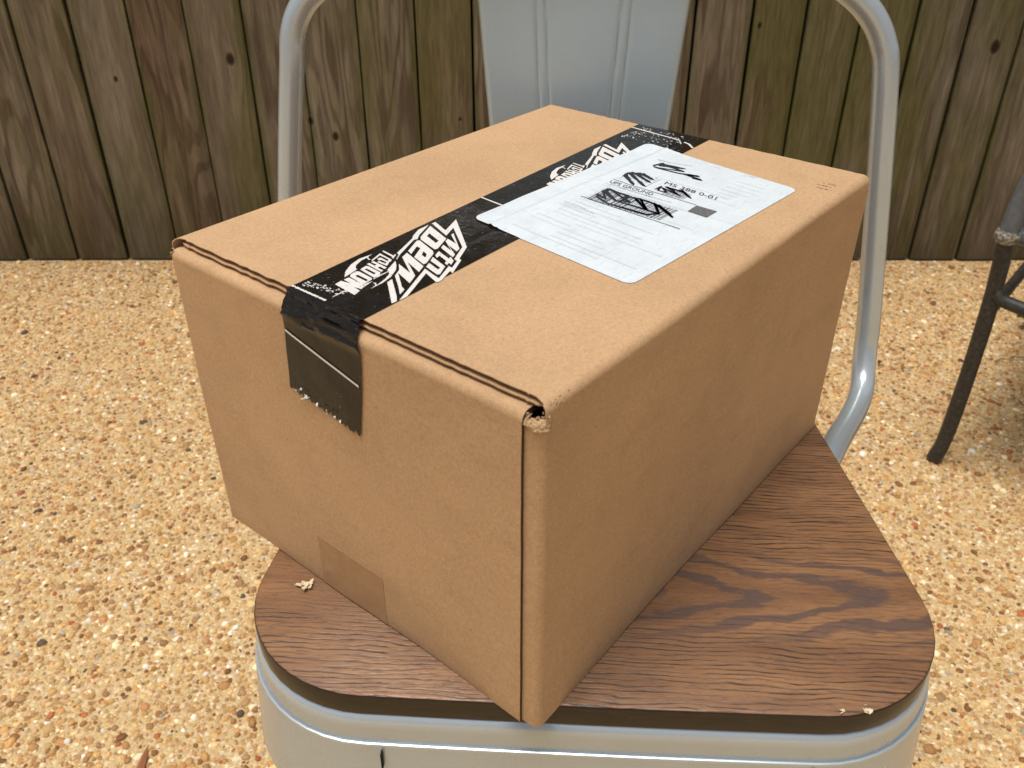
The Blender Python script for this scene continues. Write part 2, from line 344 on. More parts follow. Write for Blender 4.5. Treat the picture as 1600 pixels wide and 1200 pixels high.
def build_fence():
    root = empty('wooden_fence', (0, 0, 0))
    tag(root, 'weathered brown privacy fence of upright boards with green algae along the gaps', 'fence')
    known = [-1.102, -0.974, -0.842, -0.7175, -0.592, -0.470, -0.341, -0.2135, -0.0895, 0.034, 0.157, 0.280, 0.4025, 0.527, 0.6465, 0.7645, 0.888, 1.008, 1.127]
    xs = [known[0]-0.126*k for k in range(20, 0, -1)] + known + [known[-1]+0.123*k for k in range(1, 20)]
    V, F, bid, bx = [], [], [], []
    H = 1.83
    for i in range(len(xs)-1):
        a, b = xs[i], xs[i+1]; g = random.choice((0.0022, 0.0032, 0.0044)); a += g; b -= g
        y0 = FY + random.uniform(-0.003, 0.004); nz, nx = 26, 9; r = random.random(); tilt = random.uniform(-0.0015, 0.0015)
        zt = H + random.uniform(-0.01, 0.01); o0 = len(V); cup = random.uniform(-0.0015, 0.0015)
        for iz in range(nz+1):
            z = 0.006 + (zt-0.006)*iz/nz
            wob = 0.0013*mnoise.noise(Vector((z*3, i*5.1, 0))); wob2 = 0.0013*mnoise.noise(Vector((z*3, i*5.1+2, 0)))
            for ix in range(nx+1):
                u = ix/nx; dog = max(0, (z-(zt-0.03)))
                x = (a+wob)*(1-u)+(b+wob2)*u
                if dog > 0: x = x + (0.5-u)*2*dog
                edge = 0.0025 if ix in (0, nx) else 0.0
                V.append((x + tilt*(z-0.6), y0 + cup*(1-(2*u-1)**2) + edge, z)); bid.append(r); bx.append(u)
        for iz in range(nz):
            for ix in range(nx):
                p = o0+iz*(nx+1)+ix; F.append((p, p+1, p+nx+2, p+nx+1))
        # side and back faces give the board its thickness
        T = 0.016; o1 = len(V)
        for iz in range(nz+1):
            for ix in (0, nx):
                q = V[o0+iz*(nx+1)+ix]; V.append((q[0], q[1]+T, q[2])); bid.append(r); bx.append(ix/nx)
        for iz in range(nz):
            l0, l1 = o0+iz*(nx+1), o0+(iz+1)*(nx+1); b0, b1 = o1+iz*2, o1+(iz+1)*2
            F.append((l0, l1, b1, b0)); F.append((l0+nx, b0+1, b1+1, l1+nx)); F.append((b0, b1, b1+1, b0+1))
        for iz, e in ((0, 0), (nz, 1)):
            l0 = o0+iz*(nx+1); b0 = o1+iz*2; F.append(tuple([l0+k for k in range(nx+1)]+[b0+1, b0]) if e == 0 else tuple([b0, b0+1]+[l0+k for k in range(nx, -1, -1)]))
    o = mesh_obj('board_panel', V, F, M_fence, root, smooth=False)
    for nm, dat in (('bid', bid), ('bx', bx)):
        a = o.data.attributes.new(nm, 'FLOAT', 'POINT'); a.data.foreach_set('value', dat)
    bm = bmesh.new(); boxm(bm, ((xs[0]+xs[-1])/2, FY+0.068, 0.9), (xs[-1]-xs[0], 0.012, 1.8)); bm_obj('gap_blocker', bm, M_dark, root, smooth=False)  # added dark sheet behind the rails, keeps light out of the board gaps
    for z in (0.25, 0.95, 1.6):
        bm = bmesh.new(); boxm(bm, ((xs[0]+xs[-1])/2, FY+0.042, z), (xs[-1]-xs[0], 0.038, 0.089), 0.003); bm_obj('rail', bm, M_post, root, smooth=False)
    for x in (-2.15, 0.05, 2.15):
        bm = bmesh.new(); boxm(bm, (x, FY+0.120, 0.9), (0.089, 0.089, 1.8), 0.004); bm_obj('post', bm, M_post, root, smooth=False)
    return root
build_fence()

# ------------------------------------------------------------------ the metal chair with a wood seat
CH = empty('metal_chair', (0.037, 0.2715, 0), rad(-3.0))
tag(CH, 'silver metal chair with a dark wood seat, carrying the cardboard box', 'chair')
def seat_outline(off=0.0, n=12):
    """rounded trapezoid, wide in front; local x right, y back; off grows it outward"""
    fw, bw, dep, rf, rb = 0.1865, 0.1425, 0.360, 0.068, 0.045
    cor = [(-fw, 0.0, rf), (fw, 0.0, rf), (bw, dep, rb), (-bw, dep, rb)]; pts = []
    for i, (x, y, r) in enumerate(cor):
        p = Vector((x, y)); a = (Vector(cor[i-1][:2])-p).normalized(); b = (Vector(cor[(i+1) % 4][:2])-p).normalized()
        half = math.acos(a.dot(b))/2; t_ = r/math.tan(half); c = p+(a+b).normalized()*(r/math.sin(half))
        s = p+a*t_-c; e = p+b*t_-c; a0 = math.atan2(s.y, s.x); a1 = math.atan2(e.y, e.x)
        while a1 < a0: a1 += 2*math.pi
        arc = [c+Vector((math.cos(a0+(a1-a0)*k/n), math.sin(a0+(a1-a0)*k/n)))*(r+off) for k in range(n+1)]
        pts += arc
        q = cor[(i+1) % 4]; nxt = Vector(q[:2]); nb = (p-nxt).normalized()
        e0 = arc[-1]; c2 = Vector(cor[(i+2) % 4][:2]); h2 = math.acos(nb.dot((c2-nxt).normalized()))/2
        e1 = nxt+nb*(q[2]/math.tan(h2)); nrm = Vector(((nxt-p).normalized().y, -(nxt-p).normalized().x)); e1 = e1+nrm*off
        for k in range(1, 9): pts.append(e0.lerp(e1, k/9))
    # very slight bow of the front edge
    return [Vector((p.x, p.y - (0.0022*(1-(p.x/0.18)**2) if p.y < 0.03 else 0) + 0.0012)) for p in pts]
def loft(name, rings, mats, parent, top=True, bottom=True, midx=None, smooth=True):
    """rings: list of (off, z)"""
    rows = [[Vector((p.x, p.y, z)) for p in seat_outline(o)] for o, z in rings]
    V, F = grid(rows, closed_v=True); m = len(rows[0]); mi = [0]*len(F)
    if midx: mi = [midx[i//m] for i in range(len(F))]
    if top: F.append(tuple(range(m))[::-1]); mi.append(0)
    if bottom: F.append(tuple((len(rings)-1)*m+j for j in range(m))); mi.append(mi[-1] if not top else 0)
    return mesh_obj(name, V, F, mats, parent, smooth, mi)
S_ = SEAT
o = loft('wood_seat', [(-0.0016, S_), (-0.0006, S_-0.0004), (0, S_-0.0014), (0, S_-0.0128), (-0.001, S_-0.0134)], [M_seat, M_sedge], CH, midx=[0, 1, 1, 1], smooth=True)
o = loft('seat_pan', [(-0.005, S_-0.0136), (-0.0025, S_-0.0137), (-0.0004, S_-0.0146), (0.0010, S_-0.0163), (0.0018, S_-0.0186), (0.0020, S_-0.022), (0.0022, S_-0.0345)], M_silver, CH, bottom=True)
# apron wraps the pan, its rolled top lip stands a little proud
def fl(z): return 0.0040 + (S_-0.031-z)*0.085
o = loft('apron', [(0.0021, S_-0.0314), (0.0030, S_-0.0308), (0.0037, S_-0.0311), (0.0040, S_-0.0319), (0.0040, S_-0.0330), (0.0046, S_-0.040), (fl(S_-0.06), S_-0.060), (fl(S_-0.085), S_-0.085)], M_silver, CH, top=False, bottom=False)
def sub(): 
    for (x0) in (-0.1005, 0.1085):
        bm = bmesh.new(); boxm(bm, (x0, -0.0030, S_-0.0400), (0.0008, 0.0090, 0.0110)); bm_obj('slot', bm, M_dark, CH, smooth=False)
sub()
# legs: bent sheet, L-shaped in section and rounded over the corner, splaying to the floor
def leg(cx, cy, sx, sy):
    rows = []
    for k in range(15):
        f = k/14; z = (S_-0.085)*(1-f)+0.012*f
        sp = -0.013+(S_-0.031-z)*0.070; wd = 0.030*(1-f)+0.018*f
        px, py = cx+sx*sp, cy+sy*sp; r = 0.056*(1-f)+0.012*f
        row = [Vector((px-sx*(r+wd), py, z))]
        for j in range(9):
            a = math.pi/2*j/8; row.append(Vector((px-sx*r+sx*r*math.sin(a), py-sy*r+sy*r*math.cos(a), z)))
        row.append(Vector((px, py-sy*(r+wd), z))); rows.append(row)
    V, F = grid(rows); o = mesh_obj('leg', V, F, M_silver, CH)
    md = o.modifiers.new('thickness', 'SOLIDIFY'); md.thickness = 0.0022; md.offset = 0
    q = rows[-1]; c = (q[0]+q[-1]+q[5]*2)/4; bm = bmesh.new(); boxm(bm, (c.x, c.y, 0.0115), (0.034, 0.034, 0.021), 0.004); bm_obj('rubber_foot', bm, M_foot, o)
for cx, cy, sx, sy in ((-0.1865, 0, -1, -1), (0.1865, 0, 1, -1), (0.146, 0.360, 1, 1), (-0.146, 0.360, -1, 1)): leg(cx, cy, sx, sy)
# foot rails between the legs
zr = 0.20; e = -0.013+(S_-0.031-zr)*0.070-0.006
fr = [(-0.1865-e+.012, -e), (0.1865+e-.012, -e), (0.146+e-.01, 0.36+e), (-0.146-e+.01, 0.36+e)]
for i in range(4):
    a, b = fr[i], fr[(i+1) % 4]; tube('foot_rail', [(*a, zr), (*b, zr)], 0.0085, M_silver, CH, 16)
# back loop: one bent tube, foot under the seat side, up, over the top
cxl = -0.0055; R_t = [(0.152, 0.190, -0.0300), (0.1745, 0.232, -0.0285), (0.1915, 0.265, -0.0325), (0.2097, 0.300, -0.0415), (0.2257, 0.332, -0.0473), (0.2340, 0.351, -0.0440), (0.2368, 0.3650, -0.0330), (0.2372, 0.3730, -0.0160), (0.2360, 0.3760, 0.004), (0.2305, 0.3813, 0.0528), (0.2215, 0.3890, 0.130), (0.2130, 0.3953, 0.1948), (0.2075, 0.3975, 0.2140), (0.1985, 0.399, 0.2290), (0.1850, 0.400, 0.2420), (0.165, 0.401, 0.2540), (0.135, 0.402, 0.2640), (0.08, 0.4025, 0.2705), (0.0, 0.4028, 0.2725)]
right = [(cxl+x, y, z+S_) for x, y, z in R_t]; left = [(cxl-x-(0.0095*min(1, (z-0.20)/0.045)*min(1, x/0.16) if z > 0.20 else 0), y, z+S_) for x, y, z in R_t[:-1]][::-1]
tube('back_frame', catmull(right+left, 9), 0.0092, M_silver, CH, 32)
# splat: tapered pressed sheet with two double-groove ribs
def splat():
    rows = []; nz, nu = 46, 120
    for i in range(nz+1):
        z = -0.030+(0.270+0.030)*i/nz
        hw = 0.0528+(z)*0.089; cx = -0.0080
        y = 0.3775+0.1*z
        row = []
        for j in range(nu+1):
            u = -1+2*j/nu; x = u*hw; d_ = 0.0
            gx = 0.0303+(z-0.239)*0.058                                   # rib centre distance
            q = abs(abs(x)-gx)
            if q < 0.0062: d_ = -0.0016*math.exp(-((q-0.0036)/0.0013)**2)
            edge = 0.0035*max(0, (abs(u)-0.955)/0.045)**2
            row.append(Vector((cx+x, y-d_+edge, S_+z)))
        rows.append(row)
    V, F = grid(rows); o = mesh_obj('back_splat', V, F, M_splat, CH)
    md = o.modifiers.new('thickness', 'SOLIDIFY'); md.thickness = 0.0012; md.offset = 0
splat()

# ------------------------------------------------------------------ the parcel
D = json.loads('''{"logo":[[[[60.13,133.23],[76.81,139.6],[79.06,141.42],[86.41,144.94],[93.14,145.23],[94.1,145.11],[82.66,140.33],[77.87,137.18],[76.12,137.9],[59.85,130.94],[55.18,128.18],[55.07,128.56],[59.51,131.35]]],[[[96.65,145.48],[99.05,145.15],[94.5,133.92],[108.27,139.46],[94.46,122.38],[86.18,112.26],[74.24,106.26],[73.59,104.49],[60.83,98.19],[61.79,100.68],[52.35,97.17],[50.53,97.05],[49.52,97.69],[53.21,107.46],[31.35,97.72],[26.76,97.85],[56.25,111.11],[52.98,99.36],[65.33,104.65],[64.85,102.25],[71.55,105.31],[72.44,107.81],[84.82,113.92],[99.4,133.13],[90.0,129.24]]],[[[93.75,143.74],[87.35,126.77],[76.06,121.86],[74.54,122.38],[78.51,135.42],[80.65,137.76]],[[86.74,137.53],[83.08,127.75],[80.23,127.04],[83.61,136.3]]],[[[65.3,130.94],[76.28,136.03],[77.52,135.22],[72.74,121.89],[70.82,119.57],[60.98,114.73],[59.24,114.95],[62.14,123.84],[71.16,128.5],[71.57,131.4],[63.62,127.28]],[[69.61,125.02],[68.2,121.44],[65.06,119.38],[66.03,122.76]]],[[[63.46,129.85],[57.69,113.45],[52.01,110.76],[56.36,122.26],[48.19,109.36],[41.36,106.1],[45.44,117.53],[36.72,106.33],[35.4,103.38],[30.89,101.59],[35.78,107.47],[42.38,116.43],[47.95,119.36],[52.3,124.03],[48.71,112.95],[58.46,128.05]]],[[[35.73,114.47],[39.19,114.96],[28.98,101.7],[25.66,98.1],[22.81,98.35]]],[[[77.71,121.21],[80.93,122.75],[78.37,115.03],[84.83,124.92],[87.62,126.02],[85.78,118.91],[92.19,128.01],[94.38,128.52],[82.49,113.64],[79.51,112.71],[82.41,120.95],[76.32,110.9],[73.51,109.74]]],[[[69.75,117.58],[74.23,119.4],[71.14,110.03],[73.1,110.89],[70.78,106.62],[67.04,104.83],[67.86,106.99],[65.55,106.02],[66.36,108.19],[68.57,109.31],[70.78,115.67],[68.2,114.91]]],[[[67.7,117.08],[63.84,105.6],[56.34,101.84],[55.38,102.78],[58.11,112.19],[61.87,113.9],[59.47,105.95],[61.56,106.51],[63.95,114.94]]],[[[27.03,132.97],[31.2,136.94],[37.69,140.56],[44.52,142.25],[52.14,141.35],[49.11,140.84],[47.73,139.72],[47.24,137.56],[46.48,138.02],[47.54,140.42],[43.96,140.18],[38.86,138.23],[36.78,136.3],[36.03,134.58],[28.71,133.07]]],[[[19.57,130.73],[23.52,131.33],[24.52,125.95],[25.18,131.25],[28.07,131.12],[27.34,120.04],[23.87,118.15],[22.97,122.49],[22.37,117.54],[18.07,116.4]]],[[[28.99,131.44],[30.88,133.0],[34.47,133.4],[35.2,132.07],[34.23,122.94],[33.45,121.77],[27.58,120.98],[27.52,122.3]],[[30.99,130.29],[32.5,130.17],[31.84,122.47],[30.32,122.22]]],[[[36.88,133.54],[41.08,134.18],[41.67,133.03],[40.63,124.17],[39.37,122.67],[35.1,121.45],[35.31,123.75]],[[38.19,131.94],[39.46,131.72],[38.83,125.06],[37.34,124.7]]],[[[42.76,135.28],[44.33,135.17],[43.85,131.26],[45.26,131.34],[45.4,135.24],[46.98,135.13],[46.05,125.47],[44.37,125.3],[44.82,128.75],[43.22,128.47],[42.9,124.46],[41.32,124.2]]],[[[49.82,135.8],[51.86,135.62],[50.86,129.04],[48.62,127.25],[47.28,127.09],[47.4,133.25],[48.67,133.34],[48.55,128.95],[49.95,129.7],[50.19,133.33],[49.0,134.04]]],[[[54.8,139.25],[53.35,129.67],[50.89,128.55],[51.07,130.15],[52.6,131.03],[53.35,137.54],[46.51,135.7],[46.87,136.63]]],[[[58.07,140.31],[57.12,132.3],[58.49,133.16],[58.55,132.15],[54.77,130.24],[54.91,131.45],[55.77,131.8],[56.98,139.72]]],[[[53.56,127.58],[50.64,123.9],[46.91,120.45],[40.45,117.07],[34.07,115.57],[26.49,115.36],[29.64,116.0],[30.91,116.94],[31.29,118.95],[32.05,117.87],[30.78,115.85],[37.27,117.55],[42.35,119.9],[44.44,123.45]]],[[[34.31,121.99],[44.25,122.38],[43.74,121.68],[33.91,121.22]]],[[[27.73,120.8],[32.65,120.23],[28.05,119.42],[24.79,118.64]]],[[[11.06,122.56],[10.73,122.18],[18.43,121.94],[18.79,122.86]]]],"lab":{"scr":[[[241.09,104.07],[248.88,102.28],[243.77,101.89],[248.21,87.84],[246.47,101.9],[244.36,86.12],[239.62,102.6],[239.68,87.6],[242.04,74.34],[240.86,84.07],[238.33,70.71],[237.72,76.52]],[[216.5,108.52],[207.53,96.22],[218.18,108.54],[221.29,108.94],[209.9,90.39],[221.6,107.51],[223.33,106.45],[216.42,91.35],[223.94,104.67],[225.1,103.25],[221.38,92.34],[226.27,101.83]],[[209.21,83.47],[215.3,82.85],[208.62,81.31],[209.35,75.66],[213.45,81.2],[209.36,68.14],[216.99,80.79],[214.76,73.84],[215.98,78.13],[214.38,68.59],[217.21,72.77],[209.6,61.37],[217.52,71.43]],[[182.46,103.68],[180.35,96.97],[189.14,104.06],[180.79,90.05],[190.47,103.39],[193.39,102.72],[190.96,89.6],[183.18,88.05],[184.23,83.16],[192.43,101.01]],[[179.54,101.64],[175.44,92.06],[175.46,67.62],[180.07,63.71],[181.4,88.41],[190.52,88.28],[191.39,81.7],[180.36,70.22],[191.18,85.63],[181.03,71.13],[191.66,81.37],[190.4,72.06],[179.67,62.5],[190.67,71.73],[180.16,55.17],[190.78,69.82],[183.35,58.02]]],"lines":[[[207.35,110.03],[203.42,54.43],0.55],[[196.41,110.15],[192.67,53.51],0.18],[[174.58,108.6],[170.16,44.57],0.6],[[225.51,89.35],[208.85,89.72],0.22],[[226.06,89.69],[222.5,43.84],0.18],[[193.79,105.13],[172.76,105.29],0.2],[[193.79,105.13],[192.78,55.97],0.15],[[192.67,53.51],[192.63,23.61],0.15]],"block":[[203.06,53.98],[202.41,41.32],[191.37,41.52],[192.67,53.51]],"bar":[[193.56,104.44],[190.98,57.3],[172.95,58.14],[173.11,103.95]],"bar2":[[215.83,83.17],[215.36,62.7],[205.89,63.14],[205.29,81.55]],"box2d":[[225.86,108.64],[226.48,90.21],[209.34,91.08],[208.96,109.49]],"ms":[[219.53,83.98],[216.21,50.03],[223.72,84.86]],"ups":[[201.42,108.61],[200.16,79.89],[205.21,109.4]],"faint":[[[252.26,108.22],[252.5,100.09]],[[251.34,107.09],[255.69,86.3]],[[199.18,109.35],[197.81,65.73]],[[200.64,106.58],[198.21,78.92]],[[262.82,76.54],[262.73,72.31]],[[261.79,54.44],[261.38,48.75]]],"fl2":[[[162.87,111.29],[161.89,96.18]],[[160.42,109.89],[159.28,89.11]],[[158.33,107.63],[156.83,95.33]]],"corners":[[114.76,134.1],[101.75,29.41],[259.46,22.5],[273.98,128.83]]}}''')
BL, BW, BH, TH = 0.30686, 0.22945, 0.175, 0.0034
BX = empty('cardboard_box', (0.01039, 0.25948, SEAT+0.0004), rad(90-39.409))
tag(BX, 'brown cardboard shipping box with black printed tape and a white address label on top', 'box')
nz_ = lambda x, y, z, s=1: mnoise.noise(Vector((x, y, z))*s)
def bulge(x, y, z):
    """slow waviness of the board, pushing faces a fraction of a millimetre"""
    return 0.0009*nz_(x, y, z, 11)+0.00025*nz_(x, y, z, 60)
def warp(p):
    """the packed box bellies out a little towards its top"""
    f = p.z/BH; g = math.exp(-((p.x**2+p.y**2)/0.045**2))*max(0.0, 1-f*1.2)
    return Vector((p.x*(1+0.0125*f)-0.0014*g, p.y*(1+0.0160*f)-0.0014*g, p.z-0.0016*g))
ZT = BH-0.0092                       # where the walls stop and the flaps bend over
def walls():
    rc = 0.0034; tabx = 0.0016; path = []
    def arc(cx, cy, a0, a1, n=7): return [(cx+rc*math.cos(a0+(a1-a0)*k/n), cy+rc*math.sin(a0+(a1-a0)*k/n)) for k in range(n+1)]
    pi = math.pi
    path += [(0.0, 0.0090+(BW-rc-0.0090)*k/26) for k in range(26)]
    path += arc(rc, BW-rc, pi, pi/2)
    path += [(rc+(BL-2*rc)*k/34, BW) for k in range(1, 34)]
    path += arc(BL-rc, BW-rc, pi/2, 0)
    path += [(BL, BW-rc-(BW-2*rc)*k/26) for k in range(1, 26)]
    path += arc(BL-rc, rc, 0, -pi/2)
    path += [(BL-rc-(BL-2*rc-tabx-0.001)*k/34, 0.0) for k in range(1, 34)]
    r2 = 0.0038
    path += [(tabx+r2+r2*math.cos(a), r2+r2*math.sin(a)) for a in [-pi/2-(pi/2)*k/8 for k in range(9)]]
    path += [(tabx, 0.0078), (tabx, 0.0105), (tabx, 0.020)]
    n = len(path); P2 = [Vector(p) for p in path]
    nor = []
    for i in range(n):
        tg = (P2[min(i+1, n-1)]-P2[max(i-1, 0)]).normalized(); nor.append(Vector((-tg.y, tg.x)))   # outward for this direction
    zs = [(0.0, 0.0008), (0.0004, 0.0002), (0.0016, 0.0)]+[(0.0016+(ZT-0.0016)*k/22, 0.0) for k in range(1, 23)]
    rows = []
    for z, ins in zs:
        row = []
        for p, q in zip(P2, nor):
            d_ = bulge(p.x, p.y, z)
            if p.x < 0.001 and 0.0095 < p.y: d_ += 0.0
            v = p+q*(d_-ins); row.append(warp(Vector((v.x, v.y, z))))
        rows.append(row)
    # inner skin
    V, F = grid(rows); m = n
    base = len(V); irows = []
    for z, ins in zs:
        irows.append([warp(Vector(((p-q*TH).x, (p-q*TH).y, z))) for p, q in zip(P2, nor)])
    V2, F2 = grid(irows); V += V2; F += [tuple(base+k for k in f[::-1]) for f in F2]; mi = [0]*len(F)
    k = len(zs)
    for i in range(k-1):                                            # cut end of the front panel and of the glue tab
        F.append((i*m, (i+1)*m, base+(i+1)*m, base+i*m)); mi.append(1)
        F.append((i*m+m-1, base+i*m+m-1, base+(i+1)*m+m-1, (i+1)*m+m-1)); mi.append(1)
    for j in range(m-1):
        F.append((j, base+j, base+j+1, j+1)); mi.append(0)
    o = mesh_obj('wall', V, F, [M_card, M_core], BX, True, mi)
    # thin liners proud of the cut end: the seam reads as a dark fluted line between two paper edges
    return o
walls()
def ribbon(rows, th, name, mats, parent, thick_dir=None, mi_edge=1):
    pass
def sheet(fn, nu, nv, th, mats, name, parent, edge_mat=1, rough=0.0):
    """fn(u,v)->(point, outward normal). A board of thickness th with cut edges"""
    top, bot = [], []
    for i in range(nu+1):
        r1, r2 = [], []
        for j in range(nv+1):
            p, nn = fn(i/nu, j/nv); r1.append(warp(p)); r2.append(warp(p-nn*th))
        top.append(r1); bot.append(r2)
    V, F = grid(top); b = len(V); V2, F2 = grid(bot); V += V2; F += [tuple(b+k for k in f[::-1]) for f in F2]
    mi = [0]*len(F); m = nv+1
    for i in range(nu):
        F.append((i*m, (i+1)*m, b+(i+1)*m, b+i*m)); mi.append(edge_mat)
        F.append((i*m+nv, b+i*m+nv, b+(i+1)*m+nv, (i+1)*m+nv)); mi.append(edge_mat)
    for j in range(nv):
        F.append((j, b+j, b+j+1, j+1)); mi.append(edge_mat)
        F.append((nu*m+j, nu*m+j+1, b+nu*m+j+1, b+nu*m+j)); mi.append(edge_mat)
    return mesh_obj(name, V, F, mats, parent, True, mi)
SEAM = 0.1135                                                       # y of the seam between the two outer flaps
def top_z(x, y): return BH
def outer_flap(side):
    """side 0: from the y=0 wall, 1: from the y=BW wall. Liner + dark flutes + liner"""
    X0, X1 = 0.0064, BL-0.0040; R = 0.0043
    def prof(s):                                                    # s 0..1 over the bend then the flat
        y_end = SEAM-0.0020 if side == 0 else BW-SEAM-0.0020
        arcl = R*math.pi/2; rise = BH-R-ZT; tot = rise+arcl+(y_end-R); d_ = s*tot
        if d_ < rise: return (0.0, ZT+d_), (-1.0, 0.0)
        d_ -= rise
        if d_ < arcl: a = d_/R; return (R-R*math.cos(a), BH-R+R*math.sin(a)), (-math.cos(a), math.sin(a))
        return (R+d_-arcl, BH), (0.0, 1.0)
    S = [k/60*0.17 for k in range(60)]+[0.17+0.83*k/26 for k in range(27)]
    def mk(inset, depth, th, mats, nm, par, jit, ex=0.0):
        n = 170
        def fn(u, v):
            i = v*(len(S)-1); s = S[int(round(i))]
            (py, pz), (ny, nz) = prof(s)
            x = X0+inset+(X1-inset-X0-inset)*u
            if u < 0.0001 and py < 0.0065: x -= 0.0034*(1-py/0.0065)*(1 if depth < 0.0005 else -0.6)
            if u < 0.0001: x += jit*(nz_(py, 3.1, side, 260)+0.6*nz_(py, 1.7, side, 900)) - 0.0006*min(1, py/0.02)
            if u > 0.9999: x += 1.3*jit*nz_(py, 9.1, side, 200)
            b = bulge(x, 0 if side == 0 else BW, ZT)*max(0.0, 1-max(0.0, (s-0.02)/0.05)) if s < 0.07 else 0.0
            droop = -0.0004*max(0, 1-x/0.012)*abs(nz_(py, 5, 1, 45))
            py, pz = py-ny*0-depth*ny, pz-depth*nz+droop
            if side == 0: P = Vector((x, py+b*ny, pz)); N = Vector((0, ny, nz))
            else: P = Vector((x, BW-py-b*ny, pz)); N = Vector((0, -ny, nz))
            return P, N
        return sheet(fn, 60, len(S)-1, th, mats, nm, par, 0)
    o = mk(0.0, 0.0, 0.00045, M_card, 'top_flap', BX, 0.0008)
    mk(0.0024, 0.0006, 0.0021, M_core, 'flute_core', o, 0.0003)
    mk(-0.0006, 0.00265, 0.0006, M_card, 'lower_liner', o, 0.0009)
outer_flap(0); outer_flap(1)
def inner_flap(end):
    """end 0: folded in from the front (x=0) wall; 1 from the back wall"""
    R = 0.0041; Y0, Y1 = 0.0088, BW-0.0030; HI = BH-0.0050
    def prof(d_):
        rise = HI-R-ZT; arcl = R*math.pi/2
        if d_ < rise: return (0.0, ZT+d_), (-1.0, 0.0)
        d_ -= rise
        if d_ < arcl: a = d_/R; return (R-R*math.cos(a), HI-R+R*math.sin(a)), (-math.cos(a), math.sin(a))
        return (R+d_-arcl, HI), (0.0, 1.0)
    tot = 0.085
    def fn(u, v):
        s = (0.013*v/0.6 if v < 0.6 else 0.013+(tot-0.013)*(v-0.6)/0.4)
        (px, pz), (nx, nz) = prof(s); y = Y0+(Y1-Y0)*u
        b = bulge(0 if end == 0 else BL, y, ZT) if s < 0.014 else 0
        k = 1+0.0*u
        if end == 0: return Vector((px+b*nx, y, pz)), Vector((nx, 0, nz))
        return Vector((BL-px-b*nx, y, pz)), Vector((-nx, 0, nz))
    sheet(fn, 60, 30, 0.003, [M_card, M_core], 'inner_flap', BX, 1)
inner_flap(0); inner_flap(1)
# dark inside, so the corner gaps look into the box
def poly_mesh(name, polys, zf, mats, parent, midx=0):
    V, F = [], []
    for loops in polys:
        vs = [[Vector((x/1000, y/1000, 0)) for x, y in lp] for lp in loops]
        tri = tessellate_polygon(vs); flat = [v for lp in vs for v in lp]; b = len(V)
        V += [Vector((v.x, v.y, zf(v.x, v.y))) for v in flat]
        for a, c, e in tri:
            n = (flat[c]-flat[a]).cross(flat[e]-flat[a]).z
            F.append((b+a, b+c, b+e) if n > 0 else (b+a, b+e, b+c))
    return V, F

# torn fibres at the crushed corners
def fibres(name, spots, parent, mat=M_torn):
    V, F = [], []
    for (cx, cy, cz, n, spr, ln) in spots:
        for i in range(n):
            p = Vector((cx, cy, cz))+Vector([random.gauss(0, spr) for _ in range(3)]); d_ = Vector([random.uniform(-1, 1) for _ in range(3)]).normalized()*ln*random.uniform(0.4, 1); s = d_.orthogonal().normalized()*ln*random.uniform(0.12, 0.45); b = len(V)
            V += [p-s, p+s, p+d_+s*0.5, p+d_*1.3-s*0.3]; F.append((b, b+1, b+2, b+3))
    return mesh_obj(name, V, F, mat, parent, False)
